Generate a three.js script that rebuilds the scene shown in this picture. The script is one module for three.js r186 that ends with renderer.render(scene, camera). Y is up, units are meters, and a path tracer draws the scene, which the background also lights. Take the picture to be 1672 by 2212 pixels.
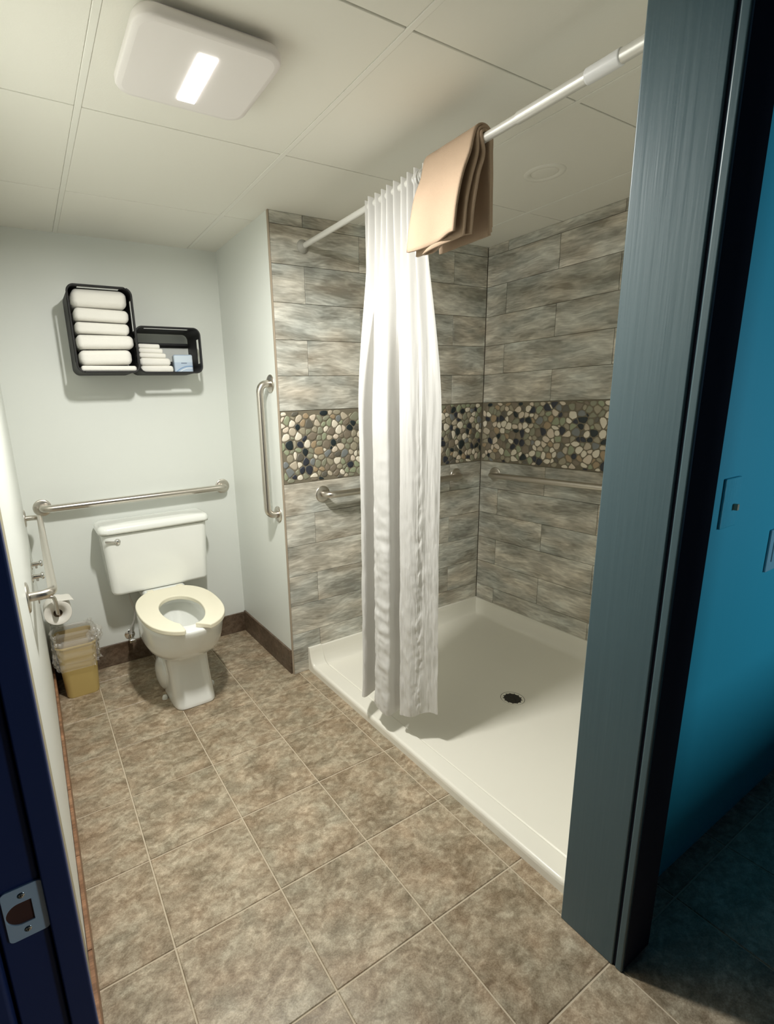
import * as THREE from 'three';
import { RoundedBoxGeometry } from 'three/addons/geometries/RoundedBoxGeometry.js';
import { mergeGeometries, mergeVertices } from 'three/addons/utils/BufferGeometryUtils.js';
import { RectAreaLightUniformsLib } from 'three/addons/lights/RectAreaLightUniformsLib.js';

// ------------------------------------------------------------------ camera, light, exposure
const scene = new THREE.Scene();
const renderer = new THREE.WebGLRenderer();
renderer.toneMapping = THREE.LinearToneMapping;
renderer.toneMappingExposure = 1.0;
renderer.shadowMap.enabled = true;
RectAreaLightUniformsLib.init();
scene.background = new THREE.Color(0x000000);

const FOCAL = 1081.12;
const camera = new THREE.PerspectiveCamera(2 * Math.atan(1106 / FOCAL) * 180 / Math.PI, 1672 / 2212, 0.02, 50);
camera.position.set(0.0389, 1.36, 2.7827);
camera.rotation.order = 'YXZ';
camera.rotation.set(-0.2395, -0.5326, -0.0368);
camera.setViewOffset(1672, 2212, 125.77, -29.52, 1672, 2212);   // the photograph is a crop: its lens axis lies left of the middle
camera.updateProjectionMatrix();

const LED_POWER = 1350, HALL_POWER = 9.4;
function areaLight(color, intensity, w, h, pos, look) {
  const l = new THREE.RectAreaLight(color, intensity, w, h);
  l.position.set(...pos); l.lookAt(...look); l.castShadow = true; scene.add(l);
  return l;
}
areaLight(new THREE.Color(1, 0.985, 0.935), LED_POWER, 0.042, 0.18, [0.515, 2.108, 1.435], [0.515, 0, 1.4351]);      // strip of the ceiling fixture
areaLight(new THREE.Color(0.6, 0.85, 1), HALL_POWER, 0.9, 0.9, [2.75, 1.2, 4.56], [2.75, 1.2, 0]);                 // unseen hall light behind the camera, placed to light the blue wall

// ------------------------------------------------------------------ measures of the place (metres)
const H = 2.156;            // ceiling
const XL = -0.02;           // left wall face
const X1 = 1.0484;          // face of the return wall beside the toilet
const ZT = 0.6595;          // tiled shower back wall
const XR = 2.369;           // tiled shower right wall
const ZF = 2.185;           // inner face of the front wall
const ZH = 2.252;           // hall face of the front wall

// ------------------------------------------------------------------ helpers
let seed = 7;
const rnd = () => { seed = (seed * 1664525 + 1013904223) >>> 0; return seed / 4294967296; };
const rr = (a, b) => a + (b - a) * rnd();
const V = (x, y, z) => new THREE.Vector3(x, y, z);
const clamp = (x, a, b) => Math.min(b, Math.max(a, x));
const sstep = (a, b, x) => { const t = clamp((x - a) / (b - a), 0, 1); return t * t * (3 - 2 * t); };
const mixn = (a, b, t) => a + (b - a) * t;
function hash2(ix, iy, s) { let h = (ix * 374761393 + iy * 668265263 + s * 1274126177) | 0; h = Math.imul(h ^ (h >>> 13), 1274126177); return ((h ^ (h >>> 16)) >>> 0) / 4294967296; }
function vnoise(x, y, s) {
  const ix = Math.floor(x), iy = Math.floor(y), fx = x - ix, fy = y - iy;
  const u = fx * fx * (3 - 2 * fx), v = fy * fy * (3 - 2 * fy);
  return mixn(mixn(hash2(ix, iy, s), hash2(ix + 1, iy, s), u), mixn(hash2(ix, iy + 1, s), hash2(ix + 1, iy + 1, s), u), v);
}
function fbm(x, y, s, o = 4) { let a = 0.5, t = 0, n = 0; for (let i = 0; i < o; i++) { t += a * vnoise(x, y, s + i * 17); n += a; x *= 2.03; y *= 2.03; a *= 0.5; } return t / n; }

const taken = {};
function numbered(n) { const k = taken[n] = (taken[n] ?? -1) + 1; return k ? `${n}_${String(k).padStart(3, '0')}` : n; }
function shadows(o) { o.traverse(m => { if (m.isMesh) { m.castShadow = true; m.receiveShadow = true; } }); }
function part(name, geo, mat, parent, label) {
  const m = new THREE.Mesh(geo, mat); m.name = name; m.castShadow = m.receiveShadow = true;
  if (label) m.userData.label = label;
  parent.add(m); return m;
}
function thing(name, label, category, pos = [0, 0, 0], group) {
  const g = new THREE.Group(); g.name = numbered(name); g.position.set(...pos);
  g.userData = { label, category }; if (group) g.userData.group = group;
  scene.add(g); return g;
}
function single(name, geo, mat, label, category, group) {
  const m = new THREE.Mesh(geo, mat); m.name = numbered(name); m.castShadow = m.receiveShadow = true;
  m.userData = { label, category }; if (group) m.userData.group = group;
  scene.add(m); return m;
}
function structure(name, label, category, geo, mat) {
  const o = geo ? new THREE.Mesh(geo, mat) : new THREE.Group();
  o.name = name; o.userData = { label, category, kind: 'structure' }; o.castShadow = o.receiveShadow = true;
  scene.add(o); return o;
}
function box(x0, x1, y0, y1, z0, z1) { const g = new THREE.BoxGeometry(x1 - x0, y1 - y0, z1 - z0); g.translate((x0 + x1) / 2, (y0 + y1) / 2, (z0 + z1) / 2); return g; }
function rbox(x0, x1, y0, y1, z0, z1, r = 0.004, seg = 3) {
  const g = new RoundedBoxGeometry(x1 - x0, y1 - y0, z1 - z0, seg, Math.min(r, (x1 - x0) / 2.01, (y1 - y0) / 2.01, (z1 - z0) / 2.01));
  g.translate((x0 + x1) / 2, (y0 + y1) / 2, (z0 + z1) / 2); return g;
}
function cyl(r0, r1, a, b, seg = 32) {       // cylinder from point a (radius r0) to b (radius r1)
  const d = b.clone().sub(a), g = new THREE.CylinderGeometry(r1, r0, d.length(), seg);
  g.translate(0, d.length() / 2, 0); g.applyQuaternion(new THREE.Quaternion().setFromUnitVectors(V(0, 1, 0), d.normalize())); g.translate(a.x, a.y, a.z); return g;
}
function lathe(pts, axisPos, dir, seg = 40) { // profile [radius, height] turned about an axis
  const g = new THREE.LatheGeometry(pts.map(p => new THREE.Vector2(p[0], p[1])), seg);
  g.applyQuaternion(new THREE.Quaternion().setFromUnitVectors(V(0, 1, 0), dir.clone().normalize())); g.translate(axisPos.x, axisPos.y, axisPos.z); return g;
}
function merge(list) { return mergeGeometries(list.map(g => { const n = g.index ? g.toNonIndexed() : g; for (const k of Object.keys(n.attributes)) if (!['position', 'normal', 'uv'].includes(k)) n.deleteAttribute(k); if (!n.attributes.uv) n.setAttribute('uv', new THREE.Float32BufferAttribute(new Float32Array(n.attributes.position.count * 2), 2)); return n; })); }
function loft(rings, capA = true, capB = true, closed = true) {   // rings of equal length
  const n = rings[0].length, pos = [], idx = [], uv = [];
  rings.forEach((r, i) => r.forEach((p, j) => { pos.push(p.x, p.y, p.z); uv.push(j / n, i / rings.length); }));
  for (let i = 0; i < rings.length - 1; i++) for (let j = 0; j < (closed ? n : n - 1); j++) {
    const a = i * n + j, b = i * n + (j + 1) % n, c = a + n, d = b + n; idx.push(a, b, c, b, d, c);
  }
  const cap = (r, flip) => { const c = r.reduce((s, p) => s.add(p), V(0, 0, 0)).divideScalar(r.length), k = pos.length / 3; pos.push(c.x, c.y, c.z); uv.push(0, 0); r.forEach(p => { pos.push(p.x, p.y, p.z); uv.push(0, 0); }); for (let j = 0; j < n; j++) { const a = k + 1 + j, b = k + 1 + (j + 1) % n; flip ? idx.push(k, b, a) : idx.push(k, a, b); } };
  if (capA) cap(rings[0], true); if (capB) cap(rings[rings.length - 1], false);
  const g = new THREE.BufferGeometry(); g.setAttribute('position', new THREE.Float32BufferAttribute(pos, 3)); g.setAttribute('uv', new THREE.Float32BufferAttribute(uv, 2)); g.setIndex(idx); g.computeVertexNormals(); return g;
}
function gridSurface(fn, nu, nv) {
  const pos = [], uv = [], idx = [];
  for (let j = 0; j <= nv; j++) for (let i = 0; i <= nu; i++) { const p = fn(i / nu, j / nv); pos.push(p.x, p.y, p.z); uv.push(i / nu, j / nv); }
  for (let j = 0; j < nv; j++) for (let i = 0; i < nu; i++) { const a = j * (nu + 1) + i; idx.push(a, a + 1, a + nu + 1, a + 1, a + nu + 2, a + nu + 1); }
  const g = new THREE.BufferGeometry(); g.setAttribute('position', new THREE.Float32BufferAttribute(pos, 3)); g.setAttribute('uv', new THREE.Float32BufferAttribute(uv, 2)); g.setIndex(idx); g.computeVertexNormals(); return g;
}
function slab(fn, nu, nv, th) {              // a sheet with thickness
  const s = gridSurface(fn, nu, nv), P = s.attributes.position, N = s.attributes.normal, w = nu + 1, n = P.count;
  const pos = [], idx = [];
  for (const k of [1, -1]) for (let i = 0; i < n; i++) pos.push(P.getX(i) + N.getX(i) * k * th / 2, P.getY(i) + N.getY(i) * k * th / 2, P.getZ(i) + N.getZ(i) * k * th / 2);
  const q = s.index.array; for (let i = 0; i < q.length; i += 3) { idx.push(q[i], q[i + 1], q[i + 2]); idx.push(n + q[i], n + q[i + 2], n + q[i + 1]); }
  const edge = []; for (let i = 0; i < nu; i++) edge.push([i + 1, i]); for (let j = 0; j < nv; j++) edge.push([(j + 1) * w + nu, j * w + nu]); for (let i = nu; i > 0; i--) edge.push([nv * w + i - 1, nv * w + i]); for (let j = nv; j > 0; j--) edge.push([(j - 1) * w, j * w]);
  for (const [a, b] of edge) idx.push(a, b, n + a, b, n + b, n + a);
  const g = new THREE.BufferGeometry(); g.setAttribute('position', new THREE.Float32BufferAttribute(pos, 3)); g.setIndex(idx); g.computeVertexNormals(); return g;
}
function rrPts(w, h, r, n = 6) {             // rounded rectangle, counter-clockwise
  const o = [];
  for (const [cx, cy, a0] of [[w / 2 - r, h / 2 - r, 0], [-w / 2 + r, h / 2 - r, 90], [-w / 2 + r, -h / 2 + r, 180], [w / 2 - r, -h / 2 + r, 270]])
    for (let i = 0; i <= n; i++) { const a = (a0 + 90 * i / n) * Math.PI / 180; o.push([cx + r * Math.cos(a), cy + r * Math.sin(a)]); }
  return o;
}
function shapeOf(pts) { return new THREE.Shape(pts.map(p => new THREE.Vector2(p[0], p[1]))); }

// ------------------------------------------------------------------ textures
function dataTexture(w, h, fn, srgb = true) {
  const d = new Uint8Array(w * h * 4); let k = 0;
  for (let y = 0; y < h; y++) for (let x = 0; x < w; x++) { const c = fn(x, y); d[k++] = clamp(c[0], 0, 255); d[k++] = clamp(c[1], 0, 255); d[k++] = clamp(c[2], 0, 255); d[k++] = 255; }
  const t = new THREE.DataTexture(d, w, h); t.magFilter = THREE.LinearFilter; t.minFilter = THREE.LinearFilter; t.wrapS = t.wrapT = THREE.RepeatWrapping;
  if (srgb) t.colorSpace = THREE.SRGBColorSpace; t.needsUpdate = true; return t;
}
// wood-look porcelain: 4 x 8 cells, each one plank of 0.61 x 0.1525 m
const plankTex = dataTexture(2048, 1024, (px, py) => {
  const cx = px >> 9, cy = py >> 7, s = 100 + cx * 31 + cy * 97;
  const x = (px & 511) / 512 * 0.61, y = (py & 127) / 128 * 0.1525;
  const wx = x + 0.05 * (fbm(x * 5, y * 9, s + 5, 2) - 0.5), wy = y + 0.045 * (fbm(x * 4.2, y * 7, s + 9, 3) - 0.5);
  const cath = fbm(wx * 7, wy * 30, s, 4), grain = fbm(wx * 26, wy * 200, s + 3, 3), blotch = fbm(x * 10, y * 20, s + 21, 4), fine = vnoise(px * 0.9, py * 0.9, s + 2);
  const ring = 0.5 + 0.5 * Math.sin((wy * 150 + cath * 26));
  let v = 0.5 + (cath - 0.5) * 1.05 + (grain - 0.5) * 0.6 + (blotch - 0.5) * 0.7 + (ring - 0.5) * 0.17 + (fine - 0.5) * 0.08 + (hash2(cx, cy, 4) - 0.5) * 0.16;
  v = clamp(v, 0.02, 1.05);
  const warm = (fbm(x * 6 + 9, y * 14, s + 44, 2) - 0.5) * 20;
  return [mixn(141, 231, v) + warm, mixn(137, 228, v) + warm * 0.3, mixn(125, 216, v) - warm * 0.25];
});
// mottled brown porcelain: 6 x 6 cells, each one floor tile
const floorTex = dataTexture(2048, 2048, (px, py) => {
  const c = 2048 / 6, cx = Math.floor(px / c), cy = Math.floor(py / c), s = 300 + cx * 53 + cy * 29;
  const x = (px - cx * c) / c * 0.305, y = (py - cy * c) / c * 0.305;
  const wx = x + 0.035 * (fbm(x * 16, y * 16, s + 7, 3) - 0.5), wy = y + 0.035 * (fbm(x * 16 + 7, y * 16, s + 8, 3) - 0.5);
  const big = fbm(wx * 13, wy * 19, s, 3), mid = fbm(wx * 62, wy * 95, s + 3, 3), cloud = sstep(0.5, 0.66, fbm(wx * 32, wy * 46, s + 12, 4)), fine = fbm(px * 0.33, py * 0.45, s + 4, 2), speck = vnoise(px * 0.75, py * 0.75, s + 6);
  let v = 0.46 + (big - 0.5) * 0.5 + (mid - 0.5) * 0.75 + cloud * 0.16 + (fine - 0.5) * 0.5 + (speck - 0.5) * 0.14 + (hash2(cx, cy, 9) - 0.5) * 0.1;
  v = clamp(v, 0, 1.1);
  const red = (fbm(wx * 17 + 31, wy * 22, s + 61, 3) - 0.5) * 24;
  return [mixn(110, 198, v) + red * 0.4, mixn(94, 184, v) - red * 0.1, mixn(72, 160, v) - red * 0.3];
});
const clothBump = dataTexture(512, 512, (x, y) => { const v = 120 + 60 * (fbm(x * 0.16, y * 0.16, 5, 3) - 0.5) + 70 * (vnoise(x * 0.8, y * 0.8, 3) - 0.5); return [v, v, v]; }, false);
const ceilTex = dataTexture(512, 512, (x, y) => { const v = 128 + 70 * (fbm(x * 0.11, y * 0.11, 15, 3) - 0.5) + 50 * (vnoise(x * 0.7, y * 0.7, 23) - 0.5); return [v, v, v]; }, false);
const paintBump = dataTexture(512, 1024, (x, y) => { const v = 128 + 110 * (fbm(x * 0.09, y * 0.006, 51, 3) - 0.5) + 90 * (fbm(x * 0.02, y * 0.012, 52, 3) - 0.5) + 30 * (fbm(x * .3, y * 0.03, 55, 2) - 0.5); return [v, v, v]; }, false);
const steelRough = dataTexture(256, 256, (x, y) => { const v = 78 + 60 * (fbm(x * 0.5, y * 0.02, 71, 2) - 0.5); return [v, v, v]; }, false);

// ------------------------------------------------------------------ materials
const std = o => new THREE.MeshStandardMaterial(o);
const phy = o => new THREE.MeshPhysicalMaterial(o);
const lin = (r, g, b) => new THREE.Color().setRGB(r, g, b);
const M = {
  wall: std({ color: lin(0.775, 0.80, 0.755), roughness: 0.42 }),
  ceiling: std({ color: lin(0.88, 0.865, 0.79), roughness: 0.8, bumpMap: ceilTex, bumpScale: 0.0006 }),
  ceilingGrid: std({ color: lin(0.88, 0.87, 0.8), roughness: 0.55 }),
  plank: std({ map: plankTex, roughness: 0.5, bumpMap: plankTex, bumpScale: 0.0007 }),
  grout: std({ color: lin(0.36, 0.32, 0.25), roughness: 0.95 }),
  floorGrout: std({ color: lin(0.56, 0.48, 0.36), roughness: 0.95 }),
  floor: std({ map: floorTex, roughness: 0.42, bumpMap: floorTex, bumpScale: 0.0008 }),
  trim: std({ color: lin(0.40, 0.33, 0.25), roughness: 0.5 }),
  steel: std({ color: lin(0.62, 0.58, 0.52), metalness: 1, roughness: 0.28 }),
  chrome: std({ color: lin(0.75, 0.74, 0.72), metalness: 1, roughness: 0.12 }),
  rod: std({ color: lin(0.78, 0.77, 0.73), metalness: 0.35, roughness: 0.3 }),
  plastic: std({ color: lin(0.8, 0.8, 0.8), roughness: 0.35 }),
  porcelain: phy({ color: lin(0.88, 0.895, 0.85), roughness: 0.16, clearcoat: 0.6, clearcoatRoughness: 0.08 }),
  seat: phy({ color: lin(0.84, 0.79, 0.62), roughness: 0.25, clearcoat: 0.4, clearcoatRoughness: 0.15 }),
  acrylic: phy({ color: lin(0.86, 0.835, 0.74), roughness: 0.3, clearcoat: 0.3, clearcoatRoughness: 0.2 }),
  black: std({ color: lin(0.012, 0.012, 0.014), roughness: 0.4 }),
  drain: std({ color: lin(0.03, 0.028, 0.022), roughness: 0.75 }),
  blackMetal: std({ color: lin(0.007, 0.007, 0.008), roughness: 0.55 }),
  terry: std({ color: lin(0.86, 0.84, 0.78), roughness: 1, bumpMap: clothBump, bumpScale: 0.0014 }),
  peach: std({ color: lin(0.41, 0.30, 0.21), roughness: 1, bumpMap: clothBump, bumpScale: 0.0016 }),
  curtain: phy({ color: lin(0.80, 0.79, 0.765), roughness: 0.95, side: THREE.DoubleSide, transmission: 0.35, thickness: 0, bumpMap: clothBump, bumpScale: 0.0004 }),
  bin: std({ color: lin(0.56, 0.42, 0.155), roughness: 0.42 }),
  bag: phy({ color: lin(0.97, 0.96, 0.94), roughness: 0.16, transmission: 0.86, thickness: 0, side: THREE.DoubleSide, ior: 1.45 }),
  paper: std({ color: lin(0.86, 0.83, 0.76), roughness: 1 }),
  cardboard: std({ color: lin(0.3, 0.22, 0.14), roughness: 1 }),
  jamb: phy({ color: lin(0.060, 0.108, 0.128), roughness: 0.36, bumpMap: paintBump, bumpScale: 0.0007, clearcoat: 0.25, clearcoatRoughness: 0.3 }),
  navy: std({ color: lin(0.004, 0.007, 0.024), roughness: 0.85 }),
  blueWall: phy({ color: lin(0.045, 0.47, 0.62), roughness: 0.45, bumpMap: paintBump, bumpScale: 0.0008 }),
  navyPost: std({ color: lin(0.022, 0.042, 0.16), roughness: 0.6 }),
  hallPaint: std({ color: lin(0.03, 0.06, 0.1), roughness: 0.8 }),
  wood: std({ color: lin(0.16, 0.055, 0.035), roughness: 0.8 }),
  water: phy({ color: lin(0.72, 0.74, 0.74), roughness: 0.03, transmission: 0.0, clearcoat: 1 }),
  braid: std({ color: lin(0.6, 0.6, 0.58), roughness: 0.4, metalness: 0.5 }),
  housing: std({ color: lin(0.86, 0.82, 0.80), roughness: 0.45 }),
  glow: new THREE.MeshStandardMaterial({ color: 0xffffff, emissive: lin(1, 0.97, 0.92), emissiveIntensity: 6, roughness: 0.5 }),
  daylight: new THREE.MeshStandardMaterial({ color: 0xffffff, emissive: lin(0.55, 0.8, 1), emissiveIntensity: 0.6, roughness: 0.5 }),  // bluish glow of the unseen hall pane
};
M.bump = M.jamb.bumpMap; M.jamb.bumpMap.repeat.set(1, 1);

// uv in metres from world position
function planarUV(g, ax, ay, sx = 1, sy = 1, ox = 0, oy = 0) {
  const P = g.attributes.position, uv = new Float32Array(P.count * 2);
  for (let i = 0; i < P.count; i++) { const c = [P.getX(i), P.getY(i), P.getZ(i)]; uv[2 * i] = c[ax] * sx + ox; uv[2 * i + 1] = c[ay] * sy + oy; }
  g.setAttribute('uv', new THREE.BufferAttribute(uv, 2)); return g;
}
// a tile: front face with a small bevel, no back. Built in (a, b) plane, n outwards; axes: function (a,b,n) -> [x,y,z]
function tileGeo(a0, a1, b0, b1, th, bev, axes, uvOf) {
  const o = [[a0, b0], [a1, b0], [a1, b1], [a0, b1]], i = [[a0 + bev, b0 + bev], [a1 - bev, b0 + bev], [a1 - bev, b1 - bev], [a0 + bev, b1 - bev]];
  const pos = [], uv = [], idx = [];
  const add = (p, n) => { pos.push(...axes(p[0], p[1], n)); uv.push(...uvOf(p[0], p[1])); return pos.length / 3 - 1; };
  const quad = (A, B, C, D) => idx.push(A, B, C, A, C, D);
  quad(...i.map(p => add(p, th)));
  for (let k = 0; k < 4; k++) { const m = (k + 1) % 4; quad(add(o[k], th - bev), add(o[m], th - bev), add(i[m], th), add(i[k], th)); quad(add(o[k], 0), add(o[m], 0), add(o[m], th - bev), add(o[k], th - bev)); }
  const g = new THREE.BufferGeometry(); g.setAttribute('position', new THREE.Float32BufferAttribute(pos, 3)); g.setAttribute('uv', new THREE.Float32BufferAttribute(uv, 2)); g.setIndex(idx); g.computeVertexNormals(); return g;
}

// ------------------------------------------------------------------ floor
const floor = structure('floor', 'brown mottled square floor tiles with pale grout', 'floor');
part('grout_bed', box(-1.6, 3.3, -0.12, -0.0025, -0.12, 4.7), M.floorGrout, floor);
{
  const xs = [-1.041, -0.738, -0.434, -0.131, 0.172, 0.4755, 0.7785, 1.0815, 1.385, 1.688, 1.991, 2.294, 2.6];
  const zs = [-0.02, 0.156, 0.4635, 0.771, 1.0785, 1.386, 1.6935, 2.001, 2.3085, 2.616, 2.9235];
  const g2 = 0.0022;
  for (let j = 0; j < zs.length - 1; j++) for (let i = 0; i < xs.length - 1; i++) {
    let x0 = xs[i], x1 = xs[i + 1], z0 = zs[j], z1 = zs[j + 1];
    if (z1 < 2.1) { if (x0 > 1.1 || x1 < -0.02) continue; x0 = Math.max(x0, -0.06); if (x1 > 1.14) x1 = 1.14 + g2; if (z0 < 0.4 && x0 > 1.04) continue; }
    else if (z0 < 2.1 && x0 > 1.1) z0 = ZF;
    const cu = Math.floor(rnd() * 6), cv = Math.floor(rnd() * 6), fl = rnd() < 0.5;
    const uvOf = (a, b) => { const u = (a - xs[i]) / 0.3035, v = (b - (zs[j] < 0 ? -0.1515 : zs[j])) / 0.3075; return [(cu + 0.02 + 0.96 * (fl ? 1 - u : u)) / 6, (cv + 0.02 + 0.96 * v) / 6]; };
    part('floor_tile', tileGeo(x0 + g2, x1 - g2, z0 + g2, z1 - g2, 0.006, 0.0015, (a, b, n) => [a, n - 0.006, b], uvOf), M.floorFlip ??= Object.assign(M.floor.clone(), { side: THREE.DoubleSide }), floor);
  }
}

// ------------------------------------------------------------------ painted walls
structure('wall_back', 'pale grey green painted wall behind the toilet', 'wall', box(-0.14, X1 + 0.1, 0, H + 0.05, -0.12, 0), M.wall);
structure('wall_left', 'white painted wall with grab bar at left', 'wall', box(XL - 0.12, XL, 0, H + 0.05, 0, 1.705), M.wall);
structure('wall_left_recess', 'white wall set back beside the door post', 'wall', box(XL - 0.24, XL - 0.1205, 0, H + 0.05, 1.7055, ZF), M.wall);
structure('wall_side', 'pale return wall between toilet and shower', 'wall', box(X1, X1 + 0.1, 0, H + 0.05, 0, ZT - 0.0105), M.wall);
structure('trim_3', 'khaki strip at the near end of the left wall', 'trim', rbox(XL - 0.10, XL + 0.001, 0.0, H, 1.7055, 1.93, 0.002, 2), std({ color: lin(0.36, 0.325, 0.215), roughness: 0.6 }));
structure('trim_1', 'thin beige metal edge strip where wall meets shower tile', 'trim', rbox(X1 - 0.001, X1 + 0.0045, 0, H, ZT - 0.012, ZT + 0.001, 0.001, 2), M.trim);

// ------------------------------------------------------------------ shower walls: planks and pebbles
const ROW = 0.155, BAND0 = 0.992, BAND1 = 1.332;
const palette = [[0.82, 0.75, 0.62, 8], [0.72, 0.62, 0.50, 4], [0.56, 0.49, 0.38, 5], [0.38, 0.34, 0.25, 6], [0.29, 0.29, 0.21, 7], [0.33, 0.36, 0.24, 4], [0.24, 0.20, 0.15, 5], [0.14, 0.13, 0.105, 4], [0.035, 0.04, 0.055, 5], [0.02, 0.03, 0.034, 4], [0.22, 0.235, 0.235, 4], [0.40, 0.30, 0.19, 3]].map(c => ({ w: c[3], m: std({ color: lin(c[0], c[1], c[2]), roughness: 0.38 }) }));
const wsum = palette.reduce((s, p) => s + p.w, 0);
function pickPebble() { let r = rnd() * wsum; for (const p of palette) { if ((r -= p.w) < 0) return p.m; } return palette[0].m; }
function pebbleCells(L, Hh) {                // weighted Voronoi cells in a band L x Hh
  const sp = 0.035, P = [];
  for (let j = -1; j * sp * 0.87 < Hh + sp; j++) for (let i = -1; i * sp < L + sp; i++) P.push([i * sp + (j & 1) * sp / 2 + rr(-0.35, 0.35) * sp, j * sp * 0.87 + rr(-0.35, 0.35) * sp, rr(0, 0.0005)]);
  const out = [];
  for (const p of P) {
    if (p[0] < 0.004 || p[0] > L - 0.004 || p[1] < 0.003 || p[1] > Hh - 0.003) continue;
    let poly = [[0.002, 0.003], [L - 0.002, 0.003], [L - 0.002, Hh - 0.003], [0.002, Hh - 0.003]];
    for (const q of P) {
      const dx = q[0] - p[0], dy = q[1] - p[1], d2 = dx * dx + dy * dy; if (q === p || d2 > 0.012) continue;
      const c = (d2 + p[2] - q[2]) / 2, nx = [];
      for (let k = 0; k < poly.length; k++) { const A = poly[k], B = poly[(k + 1) % poly.length], fa = (A[0] - p[0]) * dx + (A[1] - p[1]) * dy - c, fb = (B[0] - p[0]) * dx + (B[1] - p[1]) * dy - c; if (fa <= 0) nx.push(A); if (fa * fb < 0) { const t = fa / (fa - fb); nx.push([A[0] + (B[0] - A[0]) * t, A[1] + (B[1] - A[1]) * t]); } }
      poly = nx; if (poly.length < 3) break;
    }
    if (poly.length < 3) continue;
    let cx = 0, cy = 0; for (const a of poly) { cx += a[0]; cy += a[1]; } cx /= poly.length; cy /= poly.length;
    for (let it = 0; it < 3; it++) { const s = []; for (let k = 0; k < poly.length; k++) { const A = poly[k], B = poly[(k + 1) % poly.length]; s.push([A[0] * 0.75 + B[0] * 0.25, A[1] * 0.75 + B[1] * 0.25], [A[0] * 0.25 + B[0] * 0.75, A[1] * 0.25 + B[1] * 0.75]); } poly = s; }
    const ring = []; for (let k = 0; k < 10; k++) { const a = poly[Math.floor(k * poly.length / 10)]; ring.push([a[0] - cx, a[1] - cy]); }
    let rmin = 1; for (const a of ring) rmin = Math.min(rmin, Math.hypot(a[0], a[1])); if (rmin < 0.004) continue;
    const sc = Math.max(0.6, 1 - 0.0011 / rmin);
    out.push({ cx, cy, ring: ring.map(a => [a[0] * sc, a[1] * sc]) });
  }
  return out;
}
function pebbleGeo(c, axes, h) {
  const pos = [], idx = [], n = 10;
  for (const [s, z] of [[1, 0], [0.94, 0.7], [0.7, 0.97]]) for (const a of c.ring) pos.push(...axes(c.cx + a[0] * s, c.cy + a[1] * s, h * z));
  pos.push(...axes(c.cx, c.cy, h));
  for (let r = 0; r < 2; r++) for (let k = 0; k < n; k++) { const a = r * n + k, b = r * n + (k + 1) % n; idx.push(a, b, a + n, b, b + n, a + n); }
  for (let k = 0; k < n; k++) idx.push(2 * n + k, 2 * n + (k + 1) % n, 3 * n);
  const g = new THREE.BufferGeometry(); g.setAttribute('position', new THREE.Float32BufferAttribute(pos, 3)); g.setIndex(idx); g.computeVertexNormals(); return g;
}
function showerWall(name, label, backing, a0, a1, jointsEven, jointsOdd, axes, seen, yBottom) {
  const g = structure(name, label, 'wall');
  part('backing', backing, M.grout, g);
  const rows = [];
  for (let y = BAND0; y > yBottom + 0.01; y -= ROW) rows.push([Math.max(yBottom, y - ROW), y]);
  for (let y = BAND1; y < H - 0.01; y += ROW) rows.push([y, Math.min(H, y + ROW)]);
  for (const [y0, y1] of rows) {
    const k = y0 >= BAND1 - 0.01 ? Math.round((y0 - BAND1) / ROW) : Math.round((BAND0 - y1) / ROW);
    const jn = k % 2 ? jointsOdd : jointsEven, cuts = [a0, ...jn.filter(j => j > a0 + 0.02 && j < a1 - 0.02), a1];
    for (let i = 0; i < cuts.length - 1; i++) {
      const cx = Math.floor(rnd() * 4), cy = Math.floor(rnd() * 8), st = cuts[i + 1] - cuts[i] < 0.58 && i === 0 ? cuts[i + 1] - 0.61 : cuts[i], fl = rnd() < 0.5;
      const uvOf = (a, b) => { let u = clamp((a - st) / 0.62, 0, 1), v = clamp((b - y0) / ROW, 0, 1); if (fl) { u = 1 - u; v = 1 - v; } return [(cx + 0.01 + 0.98 * u) / 4, (cy + 0.03 + 0.94 * v) / 8]; };
      part('wall_tile', tileGeo(cuts[i] + 0.0009, cuts[i + 1] - 0.0009, y0 + 0.0009, y1 - 0.0009, 0.0095 + rr(-0.0004, 0.0004), 0.0011, axes, uvOf), M.plankTwo ??= Object.assign(M.plank.clone(), { side: THREE.DoubleSide }), g);
    }
  }
  part('pebble_grout', tileGeo(a0, a1, BAND0 + 0.0005, BAND1 - 0.0005, 0.0066, 0.0005, axes, () => [0, 0]), M.pebbleGrout ??= std({ color: lin(0.2, 0.175, 0.125), roughness: 0.95, side: THREE.DoubleSide }), g);
  const cells = pebbleCells(a1 - a0, BAND1 - BAND0).map(c => ({ c, s: seen(a0 + c.cx) }));
  cells.sort((p, q) => (q.s > 0) - (p.s > 0) || q.s - p.s);
  const rest = [];
  cells.forEach(({ c, s }, i) => {
    const geo = pebbleGeo(c, (a, b, n) => axes(a0 + a, BAND0 + b, n + 0.0055), rr(0.0028, 0.0042));
    if (i < 298 && s > 0) part('pebble', geo, pickPebble(), g); else { const c = pickPebble().color, n = geo.attributes.position.count, a = new Float32Array(n * 3); for (let q = 0; q < n; q++) { a[3 * q] = c.r; a[3 * q + 1] = c.g; a[3 * q + 2] = c.b; } geo.setAttribute('color', new THREE.BufferAttribute(a, 3)); rest.push(geo); }
  });
  if (rest.length) { const m = part('hidden_pebbles', mergeGeometries(rest), M.pebbleRest ??= std({ color: 0xffffff, vertexColors: true, roughness: 0.38, side: THREE.DoubleSide }), g); m.userData.kind = 'stuff'; m.name = 'pebble_strip'; }
  return g;
}
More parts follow.
